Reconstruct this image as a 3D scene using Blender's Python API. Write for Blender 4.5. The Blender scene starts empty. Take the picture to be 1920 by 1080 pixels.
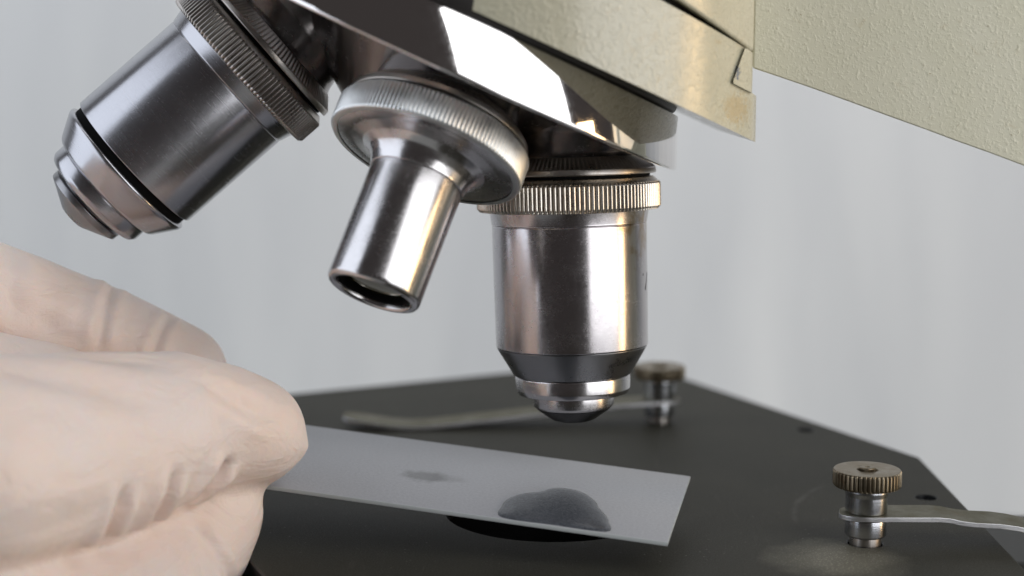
import bpy, bmesh, math, random
import numpy as np
from mathutils import Vector, Matrix, Quaternion

random.seed(7)
rng = np.random.default_rng(7)
S = 0.001                                   # everything below is written in millimetres
sc = bpy.context.scene
col = sc.collection
R = math.radians

# ------------------------------------------------------------------ camera
cam_d = bpy.data.cameras.new('camera')
cam = bpy.data.objects.new('camera', cam_d)
col.objects.link(cam)
cam.location = (-7.5*S, -207*S, 59*S)
cam.rotation_euler = (R(90-8.0), 0, 0)
cam_d.sensor_width = 36
cam_d.lens = 56.25
cam_d.clip_start = 0.005
cam_d.clip_end = 20
cam_d.dof.use_dof = True
cam_d.dof.focus_distance = 0.199
cam_d.dof.aperture_fstop = 15.5
sc.camera = cam

# ------------------------------------------------------------------ view and world
sc.view_settings.view_transform = 'Standard'
sc.view_settings.look = 'None'
sc.view_settings.exposure = 0.0
sc.view_settings.gamma = 1.0
sc.cycles.use_denoising = True
sc.cycles.max_bounces = 10
sc.cycles.glossy_bounces = 6
world = bpy.data.worlds.new('World')
sc.world = world
world.use_nodes = True
bg = world.node_tree.nodes['Background']
bg.inputs['Color'].default_value = (1.0, 0.88, 0.86, 1)
bg.inputs['Strength'].default_value = 0.045

# ------------------------------------------------------------------ lamps
def area(name, az, dist, z, w, h, power, color, target=(0, 0, 30), spread=180):
    d = bpy.data.lights.new(name, 'AREA')
    d.shape = 'RECTANGLE'
    d.size = w*S
    d.size_y = h*S
    d.energy = power
    d.color = color
    d.spread = R(spread)
    o = bpy.data.objects.new(name, d)
    col.objects.link(o)
    p = Vector((dist*math.sin(R(az)), -dist*math.cos(R(az)), z))
    o.location = p*S
    o.rotation_euler = (Vector(target)-p).to_track_quat('-Z', 'Y').to_euler()
    return o
area('softbox_lamp', 49, 560, 450, 480, 1100, 4.5, (0.97, 0.98, 1.0), (0, 0, 450))
area('window_lamp', -78, 600, 330, 640, 860, 2.9, (0.84, 0.90, 1.0), (0, 0, 330))
area('warm_lamp', 79, 470, 15, 72, 215, 0.42, (1.0, 0.68, 0.36), (0, 0, 15))
area('wall_fill_lamp', 140, 200, 700, 1400, 360, 2.3, (0.95, 0.97, 1.0), (120, 520, 60), 95)  # added lamp with no known source, brightens the wall

# ------------------------------------------------------------------ material helpers
class NT:
    def __init__(self, name):
        self.m = bpy.data.materials.new(name)
        self.m.use_nodes = True
        self.t = self.m.node_tree
        self.b = self.t.nodes['Principled BSDF']
        self.tc = self.t.nodes.new('ShaderNodeTexCoord')
    def n(self, kind, **kw):
        x = self.t.nodes.new(kind)
        for k, v in kw.items():
            if k in x.inputs:
                x.inputs[k].default_value = v
            else:
                setattr(x, k, v)
        return x
    def l(self, a, b):
        self.t.links.new(a, b)
    def set(self, **kw):
        for k, v in kw.items():
            self.b.inputs[k.replace('_', ' ')].default_value = v
    def coords(self, sx=1, sy=1, sz=1):
        mp = self.n('ShaderNodeMapping')
        mp.inputs['Scale'].default_value = (sx/S, sy/S, sz/S)   # scale given per millimetre
        self.l(self.tc.outputs['Object'], mp.inputs['Vector'])
        return mp.outputs['Vector']
    def noise(self, vec, scale=1.0, detail=3.0, rough=0.5, dist=0.0):
        x = self.n('ShaderNodeTexNoise')
        x.inputs['Scale'].default_value = scale
        x.inputs['Detail'].default_value = detail
        x.inputs['Roughness'].default_value = rough
        x.inputs['Distortion'].default_value = dist
        self.l(vec, x.inputs['Vector'])
        return x.outputs['Fac']
    def ramp(self, fac, stops):
        x = self.n('ShaderNodeValToRGB')
        e = x.color_ramp.elements
        while len(e) < len(stops):
            e.new(0.5)
        for i, (p, c) in enumerate(stops):
            e[i].position = p
            e[i].color = c if len(c) == 4 else (*c, 1)
        self.l(fac, x.inputs['Fac'])
        return x.outputs['Color']
    def rng(self, fac, a, b, c, d):
        x = self.n('ShaderNodeMapRange')
        for k, v in zip(('From Min', 'From Max', 'To Min', 'To Max'), (a, b, c, d)):
            x.inputs[k].default_value = v
        self.l(fac, x.inputs['Value'])
        return x.outputs['Result']
    def mix(self, fac, a, b):
        x = self.n('ShaderNodeMix', data_type='RGBA')
        if hasattr(fac, 'is_output'):
            self.l(fac, x.inputs[0])
        else:
            x.inputs[0].default_value = fac
        for s, v in ((x.inputs[6], a), (x.inputs[7], b)):
            if hasattr(v, 'is_output'):
                self.l(v, s)
            else:
                s.default_value = v if len(v) == 4 else (*v, 1)
        return x.outputs[2]
    def math(self, op, a, b=None, clamp=False):
        x = self.n('ShaderNodeMath', operation=op, use_clamp=clamp)
        for i, v in enumerate((a, b)):
            if v is None:
                continue
            if hasattr(v, 'is_output'):
                self.l(v, x.inputs[i])
            else:
                x.inputs[i].default_value = v
        return x.outputs[0]
    def bump(self, h, dist_mm, strength=1.0, prev=None):
        x = self.n('ShaderNodeBump')
        x.inputs['Strength'].default_value = strength
        x.inputs['Distance'].default_value = dist_mm*S
        self.l(h, x.inputs['Height'])
        if prev is not None:
            self.l(prev, x.inputs['Normal'])
        self.l(x.outputs['Normal'], self.b.inputs['Normal'])
        return x.outputs['Normal']

def metal(name, base, rough, aniso=0.5, brush=0.004, stain=0.0, stain_col=(0.20, 0.13, 0.05), stain_z=None, grime=0.25, calm=1.0):
    t = NT(name)
    t.set(Metallic=1.0, Anisotropic=aniso, Anisotropic_Rotation=0.25)
    tg = t.n('ShaderNodeTangent', direction_type='RADIAL', axis='Z')
    t.l(tg.outputs[0], t.b.inputs['Tangent'])
    big = t.noise(t.coords(), 0.35, 4, 0.6)
    fine = t.noise(t.coords(), 2.2, 4, 0.65)
    lines = t.noise(t.coords(0.12, 0.12, 14), 1.0, 3, 0.6)
    r1 = t.rng(big, 0.3, 0.7, rough*(1-0.18*calm), rough*(1+0.25*calm))
    r2 = t.math('ADD', r1, t.rng(fine, 0.35, 0.75, -0.02*calm, 0.05*calm))
    r3 = t.math('ADD', r2, t.rng(lines, 0.3, 0.7, -0.015, 0.03))
    t.l(r3, t.b.inputs['Roughness'])
    spots = t.noise(t.coords(), 1.3, 5, 0.7, 0.4)
    f = t.rng(spots, 0.58, 0.80, 0.0, grime)
    c = t.mix(f, base, tuple(x*0.35 for x in base))
    if stain > 0:
        sn = t.noise(t.coords(1, 1, 0.8), 0.38, 6, 0.65, 0.8)
        lo = 0.57
        fs = t.rng(sn, lo, lo+0.18, 0.0, stain)
        if stain_z:
            sep = t.n('ShaderNodeSeparateXYZ')
            t.l(t.tc.outputs['Object'], sep.inputs[0])
            z0, z1, x0, x1 = [v*S for v in stain_z]
            fz = t.rng(sep.outputs['Z'], z0, z1, 0.0, 1.0)
            fx = t.rng(sep.outputs['X'], x0, x1, 0.0, 1.0)
            both = t.math('MULTIPLY', fz, fx, True)
            fs = t.math('MULTIPLY', t.rng(t.math('ADD', sn, t.math('MULTIPLY', both, 0.35)), 0.70, 0.95, 0.0, 1.0), stain, True)
        c = t.mix(fs, c, stain_col)
    t.l(c, t.b.inputs['Base Color'])
    if brush > 0:
        t.bump(t.math('ADD', lines, t.math('MULTIPLY', fine, 0.12*calm)), brush)
    return t.m

def painted(name, base, stain, pimple_scale, pimple_mm, rough=0.38, coat=0.0, chips=False):
    t = NT(name)
    t.set(Roughness=rough, Coat_Weight=coat, Coat_Roughness=0.22)
    v = t.coords()
    tone = t.noise(v, 0.06, 4, 0.6)
    spot = t.noise(v, 0.32, 6, 0.7, 0.6)
    c = t.mix(t.rng(tone, 0.35, 0.7, 0.0, 0.55), base, tuple(x*y for x, y in zip(base, (0.88, 0.88, 0.80))))
    c = t.mix(t.rng(spot, 0.60, 0.78, 0.0, 0.55), c, stain)
    dots = t.noise(v, 2.1, 2, 0.5)
    c = t.mix(t.rng(dots, 0.72, 0.80, 0.0, 0.6), c, tuple(x*0.55 for x in stain))
    if chips:                                     # chipped paint on the tab and a rusty bloom beside it
        sep = t.n('ShaderNodeSeparateXYZ')
        t.l(t.tc.outputs['Object'], sep.inputs[0])
        def patch(cx, cz, rx, rz, n_scale):
            a = t.math('MULTIPLY', t.math('SUBTRACT', sep.outputs['X'], cx*S), 1/(rx*S))
            b = t.math('MULTIPLY', t.math('SUBTRACT', sep.outputs['Z'], cz*S), 1/(rz*S))
            d = t.math('SQRT', t.math('ADD', t.math('MULTIPLY', a, a), t.math('MULTIPLY', b, b)))
            return t.math('ADD', d, t.rng(t.noise(v, n_scale, 4, 0.7), 0.3, 0.7, -0.7, 0.7))
        c = t.mix(t.rng(patch(19.0, 53.7, 1.8, 1.6, 1.6), 0.5, 1.3, 0.5, 0.0), c, (0.40, 0.26, 0.07))
        c = t.mix(t.rng(patch(18.9, 57.9, 0.5, 1.3, 3.5), 0.45, 0.6, 1.0, 0.0), c, (0.12, 0.15, 0.19))
    t.l(c, t.b.inputs['Base Color'])
    a = t.noise(v, pimple_scale, 2.5, 0.55, 0.3)
    blob = t.rng(a, 0.48, 0.68, 0.0, 1.0)
    vor = t.n('ShaderNodeTexVoronoi', feature='SMOOTH_F1')
    vor.inputs['Scale'].default_value = pimple_scale*0.9
    vor.inputs['Smoothness'].default_value = 0.6
    t.l(v, vor.inputs['Vector'])
    pim = t.math('MULTIPLY', t.rng(vor.outputs['Distance'], 0.1, 0.45, 1.0, 0.0), t.rng(t.noise(v, pimple_scale*0.33, 2), 0.45, 0.62, 0.0, 1.0))
    t.bump(t.math('ADD', blob, pim), pimple_mm)
    t.l(t.rng(t.noise(v, 0.8, 3), 0.3, 0.7, rough-0.07, rough+0.1), t.b.inputs['Roughness'])
    return t.m

M = {}
M['polished'] = metal('polished_steel', (0.54, 0.515, 0.525), 0.215, 0.55, 0.002, stain=0.85, stain_col=(0.30, 0.19, 0.06), stain_z=(-9, -1, 3, 9), grime=0.30)
M['satin'] = metal('satin_steel', (0.45, 0.45, 0.475), 0.24, 0.6, 0.003, grime=0.06, calm=0.3)
M['bright'] = metal('bright_steel', (0.58, 0.565, 0.57), 0.215, 0.5, 0.002, grime=0.25)
M['nickel'] = metal('worn_nickel', (0.66, 0.61, 0.54), 0.27, 0.2, 0.0, stain=0.6, stain_col=(0.22, 0.15, 0.07), grime=0.75)
M['nickel_dark'] = metal('dull_nickel', (0.42, 0.39, 0.36), 0.30, 0.2, 0.0, stain=0.6, stain_col=(0.16, 0.11, 0.06), grime=0.6)
M['chrome'] = metal('chrome_plating', (0.83, 0.81, 0.80), 0.045, 0.0, 0.0, grime=0.10)
M['dark_chrome'] = metal('dark_chrome', (0.24, 0.225, 0.22), 0.20, 0.0, 0.0, grime=0.2)
M['cap'] = metal('dark_lens_cap', (0.30, 0.30, 0.31), 0.30, 0.5, 0.004, grime=0.2)
M['ring_bright'] = metal('bright_knurl', (0.74, 0.75, 0.74), 0.34, 0.0, 0.0, grime=0.3)
M['nose'] = metal('blackened_nose', (0.06, 0.06, 0.062), 0.35, 0.0, 0.002, grime=0.3)
M['knob'] = metal('tarnished_brass_knob', (0.25, 0.21, 0.15), 0.36, 0.2, 0.003, stain=0.8, stain_col=(0.15, 0.09, 0.04), grime=0.7)
M['post'] = metal('turned_steel_post', (0.56, 0.57, 0.60), 0.22, 0.6, 0.008, grime=0.15, calm=0.4)
M['strip'] = metal('tarnished_spring_steel', (0.15, 0.14, 0.095), 0.5, 0.0, 0.012, stain=0.55, stain_col=(0.17, 0.13, 0.07), grime=0.5)
M['strip_edge'] = metal('bare_steel_edge', (0.70, 0.70, 0.72), 0.35, 0.0, 0.03, grime=0.4)
M['body_paint'] = painted('cream_olive_paint', (0.53, 0.505, 0.385), (0.44, 0.32, 0.14), 1.6, 0.055, 0.28, 0.9, chips=True)
M['arm_paint'] = painted('textured_cream_paint', (0.64, 0.63, 0.51), (0.42, 0.32, 0.15), 2.1, 0.026, 0.40)

t = NT('black_felt_grease_slot_shade')
t.set(Base_Color=(0.012, 0.010, 0.009, 1), Roughness=0.5)
M['black'] = t.m
t = NT('black_lens_barrel')
t.set(Base_Color=(0.004, 0.004, 0.004, 1), Roughness=0.8, Specular_IOR_Level=0.1)
M['inner_black'] = t.m
t = NT('coated_lens_glass')
t.set(Base_Color=(0.030, 0.032, 0.012, 1), Roughness=0.04, IOR=1.75, Coat_Weight=1.0, Coat_Tint=(1.0, 0.95, 0.75, 1))
M['lens'] = t.m
t = NT('engraving_ink')
t.set(Base_Color=(0.01, 0.01, 0.012, 1), Roughness=0.6)
M['ink'] = t.m

# stage: matte black-olive lacquer with sparkling grain, rubbed arcs, dust and a painted glint
t = NT('matte_black_stage_lacquer')
v = t.coords()
tone = t.noise(v, 0.05, 5, 0.6)
grain = t.noise(v, 5.5, 2, 0.6)
c = t.mix(t.rng(tone, 0.35, 0.7, 0, 1), (0.033, 0.031, 0.0225), (0.043, 0.040, 0.029))
vor = t.n('ShaderNodeTexVoronoi', feature='F1')
vor.inputs['Scale'].default_value = 0.75
t.l(v, vor.inputs['Vector'])
dust = t.math('MULTIPLY', t.rng(vor.outputs['Distance'], 0.04, 0.11, 1, 0), t.rng(t.noise(v, 0.13, 3), 0.42, 0.60, 0, 0.75))
c = t.mix(dust, c, (0.20, 0.19, 0.17))
scr = t.noise(t.coords(0.9, 0.06, 1), 1.0, 4, 0.7, 0.6)
c = t.mix(t.rng(scr, 0.62, 0.80, 0, 0.35), c, (0.10, 0.095, 0.08))
sep = t.n('ShaderNodeSeparateXYZ')
t.l(t.tc.outputs['Object'], sep.inputs[0])
def radial(cx, cy):
    a = t.math('SUBTRACT', sep.outputs['X'], cx*S)
    b = t.math('SUBTRACT', sep.outputs['Y'], cy*S)
    return t.math('MULTIPLY', t.math('SQRT', t.math('ADD', t.math('MULTIPLY', a, a), t.math('MULTIPLY', b, b))), 1/S)
rub = t.math('ABSOLUTE', t.math('SUBTRACT', t.math('ADD', radial(58, -6), t.math('MULTIPLY', t.noise(v, 0.25, 3), 1.0)), 29.0))
rubm = t.math('MULTIPLY', t.math('MULTIPLY', t.rng(rub, 0.05, 0.6, 1, 0), t.rng(radial(31.5, 4), 6, 12, 0.32, 0)), t.rng(t.noise(v, 0.3, 3), 0.35, 0.6, 0.3, 1.0))
c = t.mix(rubm, c, (0.15, 0.145, 0.13))
near = t.rng(t.math('ADD', radial(31.5, -21.5), t.math('MULTIPLY', t.noise(v, 0.2, 3), 6)), 6, 12, 1, 0)  # dusty glint beside the clip post, its shine painted into the colour
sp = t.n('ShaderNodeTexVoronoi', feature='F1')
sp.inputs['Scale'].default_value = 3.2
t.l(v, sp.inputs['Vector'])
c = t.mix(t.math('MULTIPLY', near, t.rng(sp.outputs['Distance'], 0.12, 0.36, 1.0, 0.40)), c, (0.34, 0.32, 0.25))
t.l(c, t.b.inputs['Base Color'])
t.l(t.rng(grain, 0.3, 0.7, 0.45, 0.70), t.b.inputs['Roughness'])
t.set(Specular_IOR_Level=0.16)
t.bump(t.math('ADD', grain, t.math('MULTIPLY', t.noise(v, 1.6, 3), 0.5)), 0.035)
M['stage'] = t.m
t = NT('stage_side_black')
t.set(Base_Color=(0.008, 0.009, 0.010, 1), Roughness=0.4)
M['stage_side'] = t.m
t = NT('stage_carrier_lacquer')
t.set(Base_Color=(0.016, 0.015, 0.011, 1), Roughness=0.5)
M['carrier'] = t.m

# frosted slide glass
t = NT('frosted_slide_glass')
v = t.coords()
fr = t.noise(v, 2.6, 4, 0.7)
fr2 = t.noise(v, 0.16, 3, 0.5)
c = t.mix(t.rng(fr, 0.3, 0.7, 0, 1), (0.36, 0.37, 0.395), (0.49, 0.50, 0.53))
c = t.mix(t.rng(fr2, 0.3, 0.7, 0, 0.4), c, (0.44, 0.45, 0.48))
sep = t.n('ShaderNodeSeparateXYZ')
t.l(t.tc.outputs['Object'], sep.inputs[0])
def dark_ellipse(cx, cy, rx, ry, amount):              # a soft darker ellipse in the glass colour
    a = t.math('MULTIPLY', t.math('SUBTRACT', sep.outputs['X'], cx*S), 1/(rx*S))
    b = t.math('MULTIPLY', t.math('SUBTRACT', sep.outputs['Y'], cy*S), 1/(ry*S))
    d = t.math('SQRT', t.math('ADD', t.math('MULTIPLY', a, a), t.math('MULTIPLY', b, b)))
    d = t.math('ADD', d, t.rng(t.noise(v, 0.6, 4), 0.3, 0.7, -0.25, 0.25))
    return t.rng(d, 0.55, 1.15, amount, 0.0)
c = t.mix(dark_ellipse(-32.3, 11.2, 3.2, 2.1, 0.62), c, (0.11, 0.11, 0.11))
c = t.mix(dark_ellipse(-29.6, 11.6, 2.6, 1.6, 0.30), c, (0.13, 0.13, 0.135))
t.l(c, t.b.inputs['Base Color'])
t.set(Roughness=0.33, IOR=1.5, Transmission_Weight=0.15)
t.bump(fr, 0.05)
M['slide'] = t.m
t = NT('ground_slide_edge')
t.set(Base_Color=(0.52, 0.55, 0.55, 1), Roughness=0.35, Transmission_Weight=0.1)
M['slide_edge'] = t.m
t = NT('liquid_drop')
v = t.coords()
w1 = t.noise(v, 3.2, 2, 0.5, 1.2)
t.l(t.mix(t.rng(w1, 0.35, 0.65, 0, 1), (0.058, 0.063, 0.073), (0.100, 0.108, 0.122)), t.b.inputs['Base Color'])
t.set(Roughness=0.06, IOR=1.33, Specular_IOR_Level=0.4)
t.bump(w1, 0.02)
M['drop'] = t.m
# latex glove
t = NT('cream_latex')
v = t.coords()
n1 = t.noise(v, 0.07, 4, 0.6)
n2 = t.noise(v, 0.35, 4, 0.6, 0.5)
c = t.mix(t.rng(n1, 0.35, 0.68, 0, 1), (0.83, 0.685, 0.60), (0.80, 0.71, 0.675))
c = t.mix(t.rng(n2, 0.56, 0.78, 0, 0.35), c, (0.80, 0.64, 0.54))
t.l(c, t.b.inputs['Base Color'])
t.set(Roughness=0.48, Subsurface_Weight=0.35, Subsurface_Scale=0.0014, Specular_IOR_Level=0.35)
t.b.inputs['Subsurface Radius'].default_value = (1.0, 0.45, 0.25)
fold = t.noise(t.coords(0.5, 1.2, 1.6), 0.16, 5, 0.62, 1.1)
tight = t.math('MULTIPLY', t.noise(t.coords(1.4, 0.5, 0.35), 0.55, 3, 0.55, 0.5), t.rng(n2, 0.45, 0.7, 0, 0.22))
t.bump(t.math('ADD', t.math('ADD', fold, tight), t.math('MULTIPLY', t.noise(v, 0.9, 3), 0.05)), 0.5)
M['latex'] = t.m

# wall and table
t = NT('pale_grey_wall')
v = t.coords()
st = t.noise(t.coords(1, 1, 0.16), 0.013, 4, 0.6, 0.6)
st2 = t.noise(t.coords(1, 1, 0.25), 0.012, 3, 0.6)
c = t.mix(t.rng(st, 0.33, 0.68, 0, 1), (0.52, 0.535, 0.55), (0.665, 0.675, 0.675))
c = t.mix(t.rng(st2, 0.38, 0.62, 0, 0.6), c, (0.52, 0.535, 0.555))
t.l(c, t.b.inputs['Base Color'])
t.set(Roughness=0.8)
M['wall'] = t.m
t = NT('grey_green_table')
v = t.coords()
t.l(t.mix(t.rng(t.noise(v, 0.03, 4), 0.35, 0.65, 0, 1), (0.36, 0.37, 0.35), (0.42, 0.43, 0.41)), t.b.inputs['Base Color'])
t.set(Roughness=0.6)
M['table'] = t.m

# ------------------------------------------------------------------ mesh helpers
def link(name, mesh, mats, parent=None, loc=(0, 0, 0), rot=None):
    o = bpy.data.objects.new(name, mesh)
    col.objects.link(o)
    for m in (mats if isinstance(mats, (list, tuple)) else [mats]):
        mesh.materials.append(m)
    o.location = Vector(loc)*S
    if rot is not None:
        o.rotation_mode = 'QUATERNION'
        o.rotation_quaternion = rot
    if parent is not None:
        o.parent = parent
        o.location = Vector(loc)*S
    return o

def finish(bm, name, angle=32, smooth=True):
    bm.normal_update()
    bmesh.ops.recalc_face_normals(bm, faces=bm.faces)
    for v in bm.verts:
        v.co *= S
    me = bpy.data.meshes.new(name)
    bm.to_mesh(me)
    bm.free()
    if smooth:
        for p in me.polygons:
            p.use_smooth = True
        me.set_sharp_from_angle(angle=R(angle))
    return me

def soften(profile, r=0.12):
    """round every inner corner of a lathe profile"""
    out = [profile[0]]
    for a, b, c in zip(profile, profile[1:], profile[2:]):
        a, b, c = Vector(a), Vector(b), Vector(c)
        l1, l2 = (a-b).length, (c-b).length
        q = min(r, l1*0.45, l2*0.45)
        if q < 0.01:
            out.append(tuple(b))
            continue
        p0, p1 = b+(a-b).normalized()*q, b+(c-b).normalized()*q
        mid = (p0+p1)*0.25+b*0.5
        out += [tuple(p0), tuple(mid), tuple(p1)]
    out.append(profile[-1])
    return out

def lathe(bm, profile, n=128, r=0.12, teeth=None, mat=0, cap=(True, True)):
    """profile [(radius, z)]; teeth = (count, depth, zmin, zmax) cuts a knurl"""
    prof = soften(profile, r) if r > 0 else list(profile)
    rings = []
    for (rad, z) in prof:
        ring = []
        for i in range(n):
            a = 2*math.pi*i/n
            rr = rad
            if teeth and teeth[2] <= z <= teeth[3]:
                ph = (i*teeth[0]/n) % 1.0
                rr = rad-teeth[1]*(0.5+0.5*math.cos(2*math.pi*ph))**1.6
            ring.append(bm.verts.new((rr*math.cos(a), rr*math.sin(a), z)))
        rings.append(ring)
    for a, b in zip(rings, rings[1:]):
        for i in range(n):
            f = bm.faces.new((a[i], a[(i+1) % n], b[(i+1) % n], b[i]))
            f.material_index = mat
    for k, ring in ((0, rings[0]), (1, rings[-1])):
        if cap[k]:
            f = bm.faces.new(ring if k else ring[::-1])
            f.material_index = mat
    return bm

def turned(name, profile, mats, parent=None, loc=(0, 0, 0), rot=None, n=128, r=0.12, teeth=None, cap=(True, True), angle=32):
    bm = bmesh.new()
    lathe(bm, profile, n, r, teeth, 0, cap)
    return link(name, finish(bm, name, angle), mats, parent, loc, rot)

def thing(name, label, cat, loc=(0, 0, 0)):
    o = bpy.data.objects.new(name, None)
    col.objects.link(o)
    o.empty_display_size = 0.01
    o.location = Vector(loc)*S
    o['label'] = label
    o['category'] = cat
    return o

def slab(name, outline, z0, z1, mats, parent, loc=(0, 0, 0), holes=(), chamfer=0.0, side_mat=None):
    """flat plate from a plan outline with round holes [(x, y, r)]"""
    bm = bmesh.new()
    n = len(outline)
    def inset(d):
        res = []
        for i in range(n):
            p0, p1, p2 = (Vector(outline[(i+k) % n]) for k in (-1, 0, 1))
            e1, e2 = (p1-p0).normalized(), (p2-p1).normalized()
            n1, n2 = Vector((-e1.y, e1.x)), Vector((-e2.y, e2.x))
            m = (n1+n2)
            m = m/(m.dot(n1) or 1)
            res.append(p1+m*d)
        return res
    area2 = sum(outline[i][0]*outline[(i+1) % n][1]-outline[(i+1) % n][0]*outline[i][1] for i in range(n))
    if area2 < 0:
        outline = outline[::-1]
    def loop(pts, z):
        return [bm.verts.new((p[0], p[1], z)) for p in pts]
    lev = [(z0, 0.0), (z1-chamfer, 0.0)] + ([(z1, chamfer)] if chamfer > 0 else [])
    outer = [loop(inset(d) if d else outline, z) for z, d in lev]
    hl = []
    for (hx, hy, hr) in holes:
        k = 72 if hr > 5 else 32
        circ = [(math.cos(2*math.pi*i/k), math.sin(2*math.pi*i/k)) for i in range(k)]
        hl.append([loop([(hx+hr*c, hy+hr*s) for c, s in circ], z0),
                   loop([(hx+hr*c, hy+hr*s) for c, s in circ], z1-0.12),
                   loop([(hx+(hr+0.12)*c, hy+(hr+0.12)*s) for c, s in circ], z1)])
    for a, b in zip(outer, outer[1:]):
        for i in range(len(a)):
            f = bm.faces.new((a[i], a[(i+1) % len(a)], b[(i+1) % len(a)], b[i]))
            f.material_index = 1 if side_mat else 0
    for h in hl:
        for a, b in zip(h, h[1:]):
            for i in range(len(a)):
                f = bm.faces.new((a[i], b[i], b[(i+1) % len(a)], a[(i+1) % len(a)]))
                f.material_index = 1 if side_mat else 0
    for which in (0, -1):
        edges = []
        for lp in [outer[which]]+[h[which] for h in hl]:
            for i in range(len(lp)):
                e = bm.edges.get((lp[i], lp[(i+1) % len(lp)])) or bm.edges.new((lp[i], lp[(i+1) % len(lp)]))
                edges.append(e)
        bmesh.ops.triangle_fill(bm, edges=edges, use_beauty=True)
    return link(name, finish(bm, name, 25), [mats]+([side_mat] if side_mat else []), parent, loc)

# ------------------------------------------------------------------ setting
def sheet(name, verts, faces, mat):
    me = bpy.data.meshes.new(name)
    me.from_pydata([tuple(c*S for c in v) for v in verts], [], faces)
    o = link(name, me, mat)
    o['kind'] = 'structure'
    return o
TZ = -118
sheet('wall', [(-900, 400, TZ), (900, 400, TZ), (900, 400, 1000), (-900, 400, 1000), (-900, 412, TZ), (900, 412, TZ), (900, 412, 1000), (-900, 412, 1000)],
      [(0, 1, 2, 3), (5, 4, 7, 6), (1, 5, 6, 2), (4, 0, 3, 7), (3, 2, 6, 7), (0, 4, 5, 1)], M['wall'])
sheet('table', [(-900, -300, TZ-0.5), (900, -300, TZ-0.5), (900, 399, TZ-0.5), (-900, 399, TZ-0.5), (-900, -300, TZ-25), (900, -300, TZ-25), (900, 399, TZ-25), (-900, 399, TZ-25)],
      [(0, 1, 2, 3), (7, 6, 5, 4), (0, 4, 5, 1), (1, 5, 6, 2), (2, 6, 7, 3), (3, 7, 4, 0)], M['table'])

cap = thing('dark_cap', 'small dark blurred cap lying on the table beyond the right edge of the stage', 'cap', (161, 337, TZ))
turned('cap_body', [(0.01, -0.2), (4.6, -0.2), (4.8, 0.2), (4.6, 3.2), (4.0, 3.9), (0.01, 4.0)], M['stage_side'], cap, n=48)
turned('cap_top', [(0.01, 4.05), (3.4, 4.05), (3.2, 4.5), (0.01, 4.5)], M['carrier'], cap, n=48)

# ------------------------------------------------------------------ microscope
BASE = Vector((0, 0, TZ))
scope = thing('microscope', 'old cream painted microscope with steel objectives above a black stage', 'microscope', BASE)
def off(p):                                     # world millimetres -> below the microscope's own empty
    return Vector(p)-BASE

# --- stage
STAGE = [(-76.0, 61.0), (16.4, 108.4), (54.1, 28.7), (52.4, -50), (36, -82), (-3, -102)]
HX, HY = -2.2, 0.0
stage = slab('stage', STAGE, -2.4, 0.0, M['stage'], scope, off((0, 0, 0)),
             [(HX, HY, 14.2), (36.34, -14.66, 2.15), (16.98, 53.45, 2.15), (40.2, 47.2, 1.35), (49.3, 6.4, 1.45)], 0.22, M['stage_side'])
CARR = [(-79.5, 58.0), (13.4, 101.5), (48.5, 27.0), (46.5, -47), (31, -77), (-7, -97)]
slab('stage_carrier', CARR, -7.5, -2.6, M['carrier'], stage, (0, 0, 0), [(HX, HY, 16.5)], 0, M['inner_black'])
turned('added_dark_tube', [(0.01, -40), (17, -40), (17.3, -39), (17.3, -7.6), (16.6, -7.55), (16.5, -7.8), (16.4, -34), (8, -35), (7.5, -36), (0.01, -36)], M['inner_black'], stage, (HX, HY, 0), n=64)  # unseen tube, added in black to keep the stage hole dark
for (sx, sy) in ((40.2, 47.2), (49.3, 6.4)):
    bm = bmesh.new()
    lathe(bm, [(0.01, -2.2), (1.2, -2.2), (1.2, -0.75), (1.05, -0.62), (0.01, -0.6)], 32, 0.05)
    o = link('screw', finish(bm, 'screw'), M['cap'], stage, (sx, sy, 0))

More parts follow.
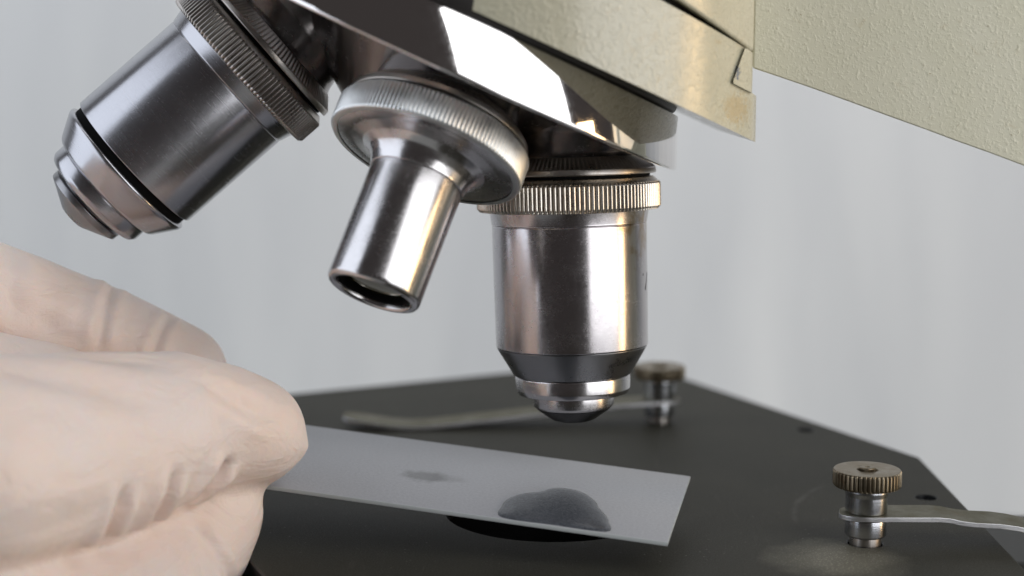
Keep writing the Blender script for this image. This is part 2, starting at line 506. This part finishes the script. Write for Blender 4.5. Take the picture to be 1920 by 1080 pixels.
# --- stage clips: spring strip > post, knob, socket
def clip(px, py, pts, widths, label):
    """pts: centre line of the strip relative to the post (x, y, z)"""
    bm = bmesh.new()
    P = [Vector(p) for p in pts]
    th = 0.62
    rows = []
    for i, p in enumerate(P):
        a = P[max(i-1, 0)]
        b = P[min(i+1, len(P)-1)]
        d = (b-a)
        side = Vector((-d.y, d.x, 0)).normalized()
        w = widths[i]*0.5
        row = []
        for s, z in ((-1, 0), (-1, th), (1, th), (1, 0)):
            row.append(bm.verts.new(p+side*w*s+Vector((0, 0, z))))
        rows.append(row)
    for a, b in zip(rows, rows[1:]):
        for k in range(4):
            f = bm.faces.new((a[k], a[(k+1) % 4], b[(k+1) % 4], b[k]))
            f.material_index = 0 if k in (1, 3) else 1
    f = bm.faces.new(rows[0][::-1]); f.material_index = 1
    f = bm.faces.new(rows[-1]); f.material_index = 1
    o = link('stage_clip', finish(bm, 'stage_clip', 30), [M['strip'], M['strip_edge']], scope, off((px, py, 0)))
    o['label'] = label
    bv = o.modifiers.new('soft_edges', 'BEVEL')
    bv.width = 0.07*S
    bv.segments = 2
    bv.limit_method = 'ANGLE'
    bv.angle_limit = R(40)
    turned('post', [(0.01, 1.05), (2.35, 1.05), (2.55, 1.25), (2.55, 3.28), (2.4, 3.4), (2.4, 4.05), (2.58, 4.15), (2.58, 6.2), (2.72, 6.7), (2.72, 7.3), (0.01, 7.3)], M['post'], o, (0, 0, 0), n=72, r=0.06)
    turned('socket', [(0.01, -2.0), (1.95, -2.0), (1.95, 1.0), (1.8, 1.05), (0.01, 1.05)], M['nickel_dark'], o, (0, 0, 0), n=48, r=0.06)
    k = turned('knob', [(0.01, 7.3), (3.95, 7.3), (4.2, 7.55), (4.2, 9.2), (4.02, 9.42), (1.35, 9.34), (1.25, 9.1), (0.95, 9.08), (0.92, 9.62), (0.8, 9.7), (0.3, 9.7), (0.25, 9.6), (0.01, 9.6)], M['knob'], o, (0, 0, 0), n=46*6, r=0.05, teeth=(46, 0.24, 7.4, 9.3))
    return o
clip(36.34, -14.66,
     [(-3.35, -0.05, 3.45), (-3.15, -0.1, 3.45), (-2.6, -0.15, 3.45), (-1.4, -0.25, 3.45), (0, -0.1, 3.45), (4, 0.0, 3.45), (8.5, 0.05, 3.43), (9.8, 0.05, 3.30), (11.3, 0.0, 2.98), (13, -0.1, 2.80), (16, -0.2, 2.68), (18, -0.3, 2.42), (20, -0.4, 2.0), (23, -0.5, 1.2), (28, -0.6, 0.2), (34, -0.7, -0.2)],
     [1.6, 2.9, 4.1, 5.2, 5.7, 5.7, 5.7, 5.7, 5.7, 5.7, 5.7, 5.7, 5.7, 5.7, 5.6, 4.5], 'sharply lit clip with its strip reaching off the stage')
clip(16.98, 53.45,
     [(3.3, 0.3, 3.35), (3.1, 0.28, 3.35), (2.5, 0.2, 3.35), (1.2, 0.1, 3.35), (0, 0, 3.35), (-6, -0.6, 3.1), (-14, -1.4, 2.4), (-24, -2.4, 1.45), (-33, -3.3, 0.6), (-38, -3.8, 0.15), (-41, -4.0, 0.05), (-44, -4.1, 0.25), (-47, -4.15, 0.7), (-49.5, -4.15, 1.1), (-51.2, -4.1, 1.4), (-52.0, -4.1, 1.5)],
     [1.6, 2.9, 4.1, 5.2, 5.7, 5.7, 5.7, 5.7, 5.7, 5.7, 5.7, 5.9, 6.3, 6.2, 5.0, 3.0], 'blurred clip behind the objective with its curled strip tip')

# --- nosepiece turret: chrome flared rim, domed underside
AX = Vector((-0.412, 0.0, -0.911)).normalized()      # turret axis, pointing out towards the objectives
CT = Vector((-16.6, 0.0, 59.0))                      # centre of the rim's lower plane
q_ax = Vector((0, 0, -1)).rotation_difference(AX)    # local -z runs out of the turret
turret = turned('turret', [(0.01, 6.3), (30.4, 6.3), (33.0, 0.35), (33.0, 0.1), (32.75, -0.1), (32.2, -0.1), (31.9, 0.2), (30.8, 4.0), (28, 4.6)], M['chrome'], scope, off(CT), q_ax, n=192, r=0.1, cap=(True, False))
turned('turret_dome', [(28.1, 4.5), (24, 3.6), (20, 1.0), (16, -3.0), (12.5, -6.8), (10, -8.8), (7, -10.0), (0.01, -10.5)], M['dark_chrome'], turret, (0, 0, 0), n=128, r=0.6, cap=(False, True), angle=60)
turned('bearing_ring', [(0.01, 6.4), (29.6, 6.4), (29.8, 6.7), (29.8, 8.4), (0.01, 8.4)], M['black'], turret, (0, 0, 0), n=128, r=0.1)

# --- objectives: barrel (> knurled_ring, collar, tip, lens ...)
def objective(ringpos, direction, label, kind):
    d = Vector(direction).normalized()
    q = Vector((0, 0, -1)).rotation_difference(d)
    base = off(ringpos)
    if kind == 'wide':
        barrel = turned('objective', [(0.01, 3.5), (10.2, 3.5), (11.2, 2.4), (11.2, 1.7), (10.35, 0.9), (10.1, -0.6), (10.1, -0.75), (9.95, -0.85), (10.05, -0.95), (10.02, -8), (9.93, -16.65), (9.85, -16.75), (0.01, -16.75)], M['polished'], scope, base, q, n=160, r=0.09)
        turned('front_cap', [(0.01, -16.8), (9.82, -16.8), (9.75, -17.0), (7.75, -20.4), (7.55, -20.55), (0.01, -20.55)], M['cap'], barrel, n=128, r=0.08)
        turned('front_ring', [(0.01, -20.6), (7.45, -20.6), (7.52, -20.75), (7.5, -22.4), (7.2, -23.0), (6.2, -23.15), (0.01, -23.15)], M['bright'], barrel, n=128, r=0.1)
        turned('tip', [(0.01, -23.2), (5.35, -23.2), (5.4, -23.3), (5.3, -24.6), (4.95, -24.95), (0.01, -24.95)], M['bright'], barrel, n=96, r=0.08)
        turned('front_lens', [(0.01, -25.0), (4.9, -25.0), (4.75, -25.15), (2.9, -26.45), (2.3, -26.7), (0.01, -26.75)], M['nose'], barrel, n=96, r=0.1)
    elif kind == 'satin':
        barrel = turned('objective', [(0.01, 3.5), (10.2, 3.5), (11.2, 2.4), (11.2, 1.7), (10.5, 0.9), (10.15, -0.6), (10.1, -0.8), (9.95, -0.9), (10.05, -1.0), (10.05, -16.5), (9.95, -16.6), (0.01, -16.6)], M['satin'], scope, base, q, n=160, r=0.09)
        turned('groove', [(0.01, -16.65), (9.55, -16.65), (9.55, -17.6), (0.01, -17.6)], M['inner_black'], barrel, n=128, r=0.03)
        turned('front_cap', [(0.01, -17.6), (9.9, -17.6), (10.15, -17.8), (10.1, -18.2), (9.6, -19.1), (8.35, -21.2), (7.95, -21.5), (0.01, -21.5)], M['satin'], barrel, n=128, r=0.25)
        turned('front_ring', [(0.01, -21.5), (7.3, -21.5), (7.4, -21.7), (7.4, -23.2), (7.0, -23.8), (6.0, -24.05), (0.01, -24.05)], M['satin'], barrel, n=128, r=0.2)
        turned('tip', [(0.01, -24.05), (4.6, -24.05), (4.6, -24.45), (5.5, -24.45), (5.6, -24.55), (5.55, -25.3), (5.45, -25.4), (1.9, -27.25), (1.75, -27.3), (0.01, -27.25)], M['cap'], barrel, n=96, r=0.08)
    else:
        barrel = turned('objective', [(0.01, 3.3), (10.2, 3.3), (11.2, 2.4), (11.2, 1.5), (11.0, -0.1), (9.2, -0.2), (7.6, -0.5), (6.7, -1.2), (6.1, -2.1), (5.82, -3.0), (5.8, -3.15), (5.62, -3.22), (5.7, -3.3), (5.62, -17.5), (5.4, -17.95), (5.0, -18.1), (4.6, -17.95), (4.5, -17.6), (4.45, -13.6)], M['bright'], scope, base, q, n=128, r=0.16, cap=(True, False), angle=38)
        turned('lens_mount', [(4.47, -14.0), (4.46, -17.35), (4.25, -17.45), (4.1, -17.1), (4.05, -16.3)], M['inner_black'], barrel, n=96, r=0.05, cap=(False, False))
        prof = [(0.01, -15.6), (4.1, -15.6), (4.1, -16.3)]+[(4.1*math.cos(R(a)), -16.3-0.95*math.sin(R(a))) for a in (10, 20, 30, 40, 50, 60, 70, 80)]+[(0.01, -17.25)]
        turned('front_lens', prof, M['lens'], barrel, n=64, r=0, angle=50)
    if kind == 'narrow':
        kr = [(11.0, -0.15), (11.7, -0.1), (11.95, 0.2), (11.95, 3.2), (11.7, 3.45), (10.9, 3.5)]
        teeth = (140, 0.13, 0.0, 3.4)
    else:
        kr = [(10.6, 0.85), (11.6, 0.95), (11.95, 1.35), (11.95, 4.3), (11.7, 4.5), (11.1, 5.1), (10.4, 5.15)]
        teeth = (124, 0.26, 1.0, 4.45)
    turned('knurled_ring', kr, M['nickel'] if kind == 'wide' else (M['nickel_dark'] if kind == 'satin' else M['ring_bright']), barrel, n=teeth[0]*6, r=0.1, teeth=teeth, cap=(False, False), angle=50)
    z0 = 3.5 if kind == 'narrow' else 5.2
    turned('gap_shim', [(0.01, z0), (10.6, z0), (10.6, z0+0.35), (0.01, z0+0.35)], M['inner_black'], barrel, n=96, r=0)
    z0 += 0.32
    turned('mount_collar', [(10.0, z0), (11.3, z0+0.02), (11.42, z0+0.15), (11.35, z0+0.75), (11.2, z0+0.95), (9.7, z0+2.3), (9.5, z0+2.35)], M['nickel_dark'], barrel, n=120*6, r=0.06, teeth=(120, 0.20, z0+0.85, z0+2.25), cap=(False, False), angle=50)
    turned('mount_boss', [(9.6, z0+2.3), (9.3, z0+2.8), (8.6, z0+5.5), (8.5, z0+9.0), (0.01, z0+9.0)], M['dark_chrome'], barrel, n=96, r=0.3, cap=(False, True), angle=60)
    barrel['label'] = label
    return barrel
ob1 = objective((-0.1, 0.15, 39.2), (0.027, -0.045, -1.0), 'upright polished objective over the slide', 'wide')
ob2 = objective((-17.78, -17.20, 47.97), (-0.321, -0.429, -0.844), 'slender objective with a wide knurled flange', 'narrow')
ob3 = objective((-43.5, 0.6, 57.2), (-0.75, -0.10, -0.65), 'broad satin objective pointing to the lower left', 'satin')

# engraved figure on the right flank of the upright objective
bm = bmesh.new()
def stroke(pts, w):
    """pts (angle in deg from -y towards +x, z) on the barrel surface, drawn as a thin raised ribbon"""
    rr = 10.04
    V = []
    for (a, z), (a2, z2) in zip(pts, pts[1:]):
        d = Vector(((a2-a)*rr*math.pi/180, z2-z)).normalized()
        nrm = Vector((-d.y, d.x))*w*0.5
        quad = []
        for aa, zz, s in ((a, z, 1), (a2, z2, 1), (a2, z2, -1), (a, z, -1)):
            da = nrm.x*s/rr*180/math.pi
            an = R(aa+da)
            quad.append((rr*math.sin(an), -rr*math.cos(an), zz+nrm.y*s))
        lo = [bm.verts.new((x*0.997, y*0.997, z)) for x, y, z in quad]
        hi = [bm.verts.new(c) for c in quad]
        bm.faces.new(hi)
        bm.faces.new(lo[::-1])
        for i in range(4):
            bm.faces.new((lo[i], lo[(i+1) % 4], hi[(i+1) % 4], hi[i]))
stroke([(66.0, -7.4), (78.0, -7.4)], 0.30)
stroke([(78.0, -7.4), (71.5, -9.4)], 0.30)
link('engraved_figure', finish(bm, 'engraved_figure', smooth=False), M['ink'], ob1)

# --- cream nosepiece body: curved front, slot, dovetail plate
def front_y(x, o=0.0):
    return 4.0-math.sqrt(max((34.0+o)**2-(x+7.5)**2, 1.0))
def curved_plate(name, xs, zlo, zhi, o, depth, parent, loc, bevel=0.4):
    bm = bmesh.new()
    rows = []
    for x in xs:
        y = front_y(x, o)
        nz = 7
        lo, hi = zlo(x), zhi(x)
        fr = [bm.verts.new((x, y, lo+(hi-lo)*k/nz)) for k in range(nz+1)]
        bk = [bm.verts.new((x, max(depth, y+2.0), lo+(hi-lo)*k/nz)) for k in range(nz+1)]
        rows.append((fr, bk))
    for (f0, b0), (f1, b1) in zip(rows, rows[1:]):
        for k in range(len(f0)-1):
            bm.faces.new((f0[k], f1[k], f1[k+1], f0[k+1]))
            bm.faces.new((b0[k], b0[k+1], b1[k+1], b1[k]))
        bm.faces.new((f0[0], b0[0], b1[0], f1[0]))
        bm.faces.new((f0[-1], f1[-1], b1[-1], b0[-1]))
    for (fr, bk), fl in ((rows[0], 0), (rows[-1], 1)):
        for k in range(len(fr)-1):
            bm.faces.new((fr[k], fr[k+1], bk[k+1], bk[k]))
    bmesh.ops.remove_doubles(bm, verts=bm.verts, dist=0.0005)
    o_ = link(name, finish(bm, name, 35), M['body_paint'], parent, loc)
    if bevel:
        bv = o_.modifiers.new('soft_edges', 'BEVEL')
        bv.width = bevel*S
        bv.segments = 3
        bv.limit_method = 'ANGLE'
        bv.angle_limit = R(50)
        bv.use_clamp_overlap = True
    return o_
lin = lambda x, x0, y0, x1, y1: y0+(y1-y0)*(x-x0)/(x1-x0)
slot_lo = lambda x: 70.35-0.478*x
slot_hi = lambda x: 60.85+0.575*(20.0-x)
xs_body = list(np.linspace(-40, 21.1, 70))
body = curved_plate('nosepiece_body', xs_body, slot_hi, lambda x: 125.0, 0.45, 24, scope, off((0, 0, 0)), 0.45)
xs_pl = list(np.linspace(-40, 18.2, 66))+[18.6, 19.2, 19.7, 20.0, 20.06, 20.6, 21.2, 21.9]
curved_plate('slide_plate', xs_pl, lambda x: 59.4-0.45*x, lambda x: slot_lo(x) if x <= 20.03 else lin(x, 20.06, 56.1, 21.9, 55.1), 0.0, 22, body, (0, 0, 0), 0.28)
curved_plate('dovetail_tab', [18.35, 18.7, 19.1, 19.5, 19.9, 20.3, 20.7, 21.08], lambda x: lin(x, 18.35, 56.65, 21.1, 55.45),
             lambda x: lin(x, 18.35, 57.05, 19.9, 60.75) if x <= 19.9 else slot_hi(x)-0.02, 0.43, 10, body, (0, 0, 0), 0.25)
curved_plate('slot_shade_backing', list(np.linspace(-40, 20.0, 40)), lambda x: slot_lo(x)-1.0, lambda x: slot_hi(x)+1.0, -2.0, 20, body, (0, 0, 0), 0).data.materials[0] = M['black']  # black backing puts the shade inside the slot into colour

# --- arm with pimpled paint, curved lower edge
bm = bmesh.new()
low = [(22.4, 58.3), (26, 57.1), (30, 55.75), (34.5, 54.15), (39.6, 52.3), (44, 50.75), (48.2, 49.2), (52.5, 47.7), (56.8, 46.1), (62, 44.2), (68, 42), (78, 38.6), (92, 34), (110, 28)]
fr_, bk_ = [], []
for x, z in low:
    fr_.append((bm.verts.new((x, -6, z)), bm.verts.new((x, -6, 140))))
    bk_.append((bm.verts.new((x, 26, z+22)), bm.verts.new((x, 26, 140))))
for i in range(len(low)-1):
    bm.faces.new((fr_[i][0], fr_[i+1][0], fr_[i+1][1], fr_[i][1]))
    bm.faces.new((bk_[i][0], bk_[i][1], bk_[i+1][1], bk_[i+1][0]))
    bm.faces.new((fr_[i][0], bk_[i][0], bk_[i+1][0], fr_[i+1][0]))
    bm.faces.new((fr_[i][1], fr_[i+1][1], bk_[i+1][1], bk_[i][1]))
for i in (0, -1):
    bm.faces.new((fr_[i][0], fr_[i][1], bk_[i][1], bk_[i][0]))
arm = link('arm', finish(bm, 'arm', 30), M['arm_paint'], scope, off((0, 0, 0)))
bv = arm.modifiers.new('soft_edges', 'BEVEL')
bv.width = 0.3*S
bv.segments = 3
bv.limit_method = 'ANGLE'
bv.angle_limit = R(45)

# --- column and foot, mostly out of the frame
def block(name, x0, x1, y0, y1, z0, z1, mat, parent, bevel):
    bm = bmesh.new()
    bmesh.ops.create_cube(bm, size=1)
    for v in bm.verts:
        v.co = Vector((x0+(v.co.x+.5)*(x1-x0), y0+(v.co.y+.5)*(y1-y0), z0+(v.co.z+.5)*(z1-z0)))
    o = link(name, finish(bm, name, 30), mat, parent, off((0, 0, 0)) if parent is scope else (0, 0, 0))
    b = o.modifiers.new('soft_edges', 'BEVEL')
    b.width = bevel*S
    b.segments = 4
    return o
block('arm_mount', 8, 23.4, 3, 24, 59.4, 130, M['carrier'], arm, 0.5)
block('column', 92, 128, -8, 32, TZ, 142, M['arm_paint'], scope, 5)
block('foot', -30, 96, -40, 60, TZ, TZ+22, M['arm_paint'], scope, 5)
block('stage_bracket', 20, 95, 0, 26, -26, -7.7, M['carrier'], scope, 2)

# ------------------------------------------------------------------ slide with its drop
P1 = Vector((10.55, -27.49, 4.0))
Lx = Vector((-0.974, 0.212, 0.0826))
Wy = Vector((5.37, 24.79, 1.36)).normalized()
Lx = (Lx-Wy*Lx.dot(Wy)).normalized()
Nz = Wy.cross(Lx) if Wy.cross(Lx).z > 0 else Lx.cross(Wy)
Xs = -Lx                                        # slide's own x runs to the free end
rot = Matrix((Xs, Wy, Nz)).transposed().to_quaternion()
bm = bmesh.new()
bmesh.ops.create_cube(bm, size=1)
for v in bm.verts:
    v.co = Vector((v.co.x*76-38, v.co.y*25.4+12.7, v.co.z*0.5-0.25))
bmesh.ops.bevel(bm, geom=bm.edges[:], offset=0.06, segments=2, profile=0.5, affect='EDGES')
bm.normal_update()
for f in bm.faces:
    f.material_index = 0 if abs(f.normal.z) > 0.99 else 1
slide = link('microscope_slide', finish(bm, 'microscope_slide', 30), [M['slide'], M['slide_edge']], None, P1, rot)
slide['label'] = 'frosted grey glass slide held between gloved fingers under the objective'
slide['category'] = 'glass slide'
def dome(name, outline, h, mat, label, cat):
    bm = bmesh.new()
    n = len(outline)
    pts = []
    for i in range(n):                               # smooth closed curve through the outline
        p0, p1, p2, p3 = (Vector(outline[(i+k) % n]) for k in (-1, 0, 1, 2))
        for k in range(5):
            u = k/5
            pts.append(0.5*((2*p1)+(p2-p0)*u+(2*p0-5*p1+4*p2-p3)*u*u+(3*p1-p0-3*p2+p3)*u**3))
    c = sum(pts, Vector((0, 0)))/len(pts)
    rings = []
    for s, z in ((1, 0.005), (0.985, 0.42), (0.96, 0.72), (0.91, 0.90), (0.8, 0.97), (0.45, 0.99), (0.2, 1.0)):
        rings.append([bm.verts.new((c.x+(p.x-c.x)*s, c.y+(p.y-c.y)*s, h*z)) for p in pts])
    for a, b in zip(rings, rings[1:]):
        for i in range(len(a)):
            bm.faces.new((a[i], a[(i+1) % len(a)], b[(i+1) % len(a)], b[i]))
    bm.faces.new(rings[-1])
    bm.faces.new(rings[0][::-1])
    o = link(name, finish(bm, name, 80), mat, None, P1+Nz*0.01, rot)
    o['label'] = label
    o['category'] = cat
    return o
dome('liquid_drop', [(-19.9, 0.5), (-20.7, 4.4), (-20.6, 6.8), (-19.4, 9.3), (-17.3, 11.1), (-16.2, 12.9), (-15.0, 13.6), (-13.5, 13.6), (-11.8, 12.6), (-10.1, 10.2), (-9.4, 8.3), (-8.3, 6.2), (-7.5, 3.9), (-7.3, 0.6), (-13.5, 0.35)],
     0.28, M['drop'], 'dark wet drop with a crinkled top near the free end of the slide', 'liquid drop')

# ------------------------------------------------------------------ gloved hand
chains = {
    'index': [(-39.0, -18.3, 14.8, 6.8), (-43.2, -20.2, 16.0, 8.0), (-48.2, -23.1, 16.4, 9.5), (-56.1, -31.3, 15.8, 10.9), (-64.2, -41.3, 16.8, 11.6), (-74.6, -46.0, 19.2, 12.7)],
    'thumb_tip': [(-38.9, -19.6, 7.0, 1.9), (-41.5, -20.8, 4.6, 4.6), (-44.8, -22.7, 1.7, 6.6)],
    'thumb': [(-42.9, -19.9, 3.4, 5.2), (-46.0, -23.2, 1.0, 7.0), (-50.6, -29.0, -2.8, 8.8), (-54.3, -34.4, -5.5, 10.4), (-64.7, -39.5, -4.4, 12.5), (-77.4, -41.5, 0.4, 14.3)],
    'middle': [(-52.8, 4.3, 17.7, 6.7), (-60.4, 2.8, 21.1, 7.4), (-72.0, -1.5, 26.5, 8.3), (-82.2, -8.9, 31.8, 9.0), (-89.2, -19.0, 31.3, 10.8)],
    'ring': [(-60.9, 20.5, 11.0, 6.6), (-67.0, 21.1, 15.2, 7.3), (-77.4, 17.7, 19.7, 8.0), (-89.6, 10.2, 24.0, 8.8), (-95.7, -4.8, 25.1, 10.2)],
    'little': [(-73.9, 33.6, 3.7, 6.2), (-80.7, 32.1, 7.3, 6.5), (-90.0, 26.7, 11.7, 7.5), (-97.0, 11.2, 16.4, 8.9)],
    'tip': [(-39.0, -18.3, 14.8, 6.6), (-33.7, -17.5, 13.0, 1.9)],
    'knuckle': [(-60.2, 8.2, 23.0, 3.6), (-55.2, 8.0, 20.6, 3.5), (-50.8, 7.6, 19.0, 2.6)],
    'web': [(-56, -9.0, 16.0, 4.5), (-63.0, -12.0, 18.0, 6.0), (-72.0, -19.0, 20.5, 7.8), (-82, -29, 23, 11)],
    'palm1': [(-74.6, -46.0, 19.2, 12.7), (-90, -38, 20, 16), (-110, -40, 16, 17.5)],
    'palm2': [(-89.2, -19.0, 31.3, 10.8), (-98, -28, 24, 15), (-110, -40, 16, 17.5)],
    'palm3': [(-95.7, -4.8, 25.1, 10.2), (-102, -20, 21, 14), (-112, -38, 16, 17.5)],
    'palm4': [(-97.0, 11.2, 16.4, 8.9), (-104, -8, 16, 13), (-114, -34, 16, 17)],
    'palm5': [(-77.4, -41.5, 0.4, 14.3), (-92, -42, 8, 16), (-112, -40, 15, 17.5)],
    'wrist': [(-110, -40, 16, 18), (-128, -45, 14, 18.5), (-150, -50, 12, 19), (-185, -57, 8, 21)],
}
bm = bmesh.new()
for ch in chains.values():
    for a, b in zip(ch, ch[1:]):
        a, b = Vector(a), Vector(b)
        L = (b.to_3d()-a.to_3d()).length
        k = max(2, int(L/(min(a.w if len(a) > 3 else 5, b[3])*0.28)))
        for i in range(k+1):
            p = a.lerp(b, i/k)
            bmesh.ops.create_icosphere(bm, subdivisions=3, radius=p[3], matrix=Matrix.Translation(Vector(p[:3])))
me = finish(bm, 'hand_raw')
tmp = bpy.data.objects.new('hand_raw', me)
col.objects.link(tmp)
rm = tmp.modifiers.new('remesh', 'REMESH')
rm.mode = 'VOXEL'
rm.voxel_size = 0.5*S
sm = tmp.modifiers.new('smooth', 'SMOOTH')
sm.factor = 0.5
sm.iterations = 50
dg = bpy.context.evaluated_depsgraph_get()
ev = tmp.evaluated_get(dg)
hm = bpy.data.meshes.new_from_object(ev)
bpy.data.objects.remove(tmp)
bm = bmesh.new()
bm.from_mesh(hm)
for v in bm.verts:
    v.co /= S
bm.normal_update()
co = np.array([v.co[:] for v in bm.verts])
no = np.array([v.normal[:] for v in bm.verts])
disp = np.zeros(len(co))
def seg_dist(P, a, b):
    a, b = np.array(a, float), np.array(b, float)
    ab = b-a
    t_ = np.clip(((P-a)@ab)/(ab@ab), 0, 1)
    return np.linalg.norm(P-(a+t_[:, None]*ab), axis=1), t_
def fold(path, depth, width, ridge=0.5):
    """a crease pressed into the glove along a path that is snapped to its surface"""
    global disp
    pts = []
    for a, b in zip(path, path[1:]):
        for k in range(4):
            pts.append(np.array(a)+(np.array(b)-np.array(a))*k/4)
    pts.append(np.array(path[-1], float))
    pts = [co[np.argmin(((co-p)**2).sum(1))] for p in pts]
    for _ in range(2):
        pts = [pts[0]]+[(pts[i-1]+2*pts[i]+pts[i+1])/4 for i in range(1, len(pts)-1)]+[pts[-1]]
    best = np.full(len(co), 1e9)
    w = np.zeros(len(co))
    near = np.flatnonzero(((co-np.mean(pts, 0))**2).sum(1) < 30**2)
    for i, (a, b) in enumerate(zip(pts, pts[1:])):
        if np.linalg.norm(b-a) < 1e-6:
            continue
        d, t_ = seg_dist(co[near], a, b)
        f = (i+t_)/(len(pts)-1)
        m = d < best[near]
        best[near] = np.where(m, d, best[near])
        w[near] = np.where(m, np.clip(np.minimum(f, 1-f)*3.0, 0, 1), w[near])
    w = w*w*(3-2*w)
    disp = disp+w*(-depth*np.exp(-(best/width)**2)+ridge*depth*np.exp(-((best-width*2.2)/(width*1.2))**2))
# loose glove folds on the index finger, the middle finger and the thumb
fold([(-40.6, -26.0, 14.6), (-40.6, -27.8, 12.8), (-41.6, -28.6, 10.6), (-43.8, -28.8, 8.6), (-46, -28.6, 7.6)], 2.4, 0.75, 0.4)
fold([(-47.0, -31.5, 15.5), (-47.6, -33.0, 12.5), (-48.4, -32.5, 9.5), (-50, -31.5, 8)], 1.7, 0.75, 0.6)
fold([(-52.0, -37.0, 15.0), (-52.8, -38.3, 11.5), (-53.8, -37.0, 8.0)], 1.7, 0.8, 0.6)
fold([(-46.0, -27.0, 22.5), (-41.5, -26.0, 20.2), (-37.5, -24.5, 18.4), (-35, -22, 17)], 0.45, 0.9, 0.9)
fold([(-62.0, -36.0, 26.5), (-54.0, -31.0, 25.8), (-45.0, -26.5, 23.2)], 0.35, 1.3, 0.9)
fold([(-66.0, -46.0, 24.0), (-55.0, -38.5, 23.0), (-45.5, -31.0, 19.5)], 0.3, 1.4, 0.9)
fold([(-64.0, -48.0, 15.0), (-56.0, -42, 13.5), (-50, -36, 13)], 0.25, 1.4, 0.9)
fold([(-61.0, 5.0, 28.5), (-61.5, -2.0, 26.5), (-61.0, -5.0, 21.0)], 0.5, 0.7, 0.9)
fold([(-54.0, 5.0, 24.0), (-54.5, 0.0, 22.5), (-55, -2.0, 19.0)], 0.4, 0.6, 0.9)
fold([(-73.0, -2.0, 35.5), (-72.0, -8.0, 31.0), (-70.0, -10.0, 25.0)], 0.4, 1.2, 0.9)
fold([(-80.0, -10.0, 36.0), (-70.0, -9.0, 29.0), (-60.0, -5.0, 21.0)], 0.35, 1.4, 0.9)
fold([(-46.0, -26.0, 6.0), (-42.5, -27.5, 2.0), (-40.5, -25.0, -3.0)], 0.35, 0.7, 0.9)
fold([(-52.0, -36.0, 2.0), (-47.0, -35.0, -3.0), (-44.0, -31.0, -8.0)], 0.4, 0.9, 0.9)
fold([(-44.0, -27.5, 3.0), (-45.5, -31.5, -3.0), (-48, -35, -9)], 0.3, 1.0, 0.9)
# broad unevenness
for f_, amp in ((0.02, 0.35), (0.05, 0.14), (0.12, 0.04)):
    for _ in range(5):
        kdir = rng.normal(size=3)
        kdir *= f_*2*np.pi/np.linalg.norm(kdir)
        disp += amp/2*np.sin(co@kdir+rng.uniform(0, 6.28))
new = co+no*disp[:, None]
for v, p in zip(bm.verts, new):
    v.co = p
me = finish(bm, 'gloved_hand', 180)
bpy.data.meshes.remove(hm)
hand = link('gloved_hand', me, M['latex'])
hand['label'] = 'hand in a cream latex glove pinching the slide'
hand['category'] = 'hand'
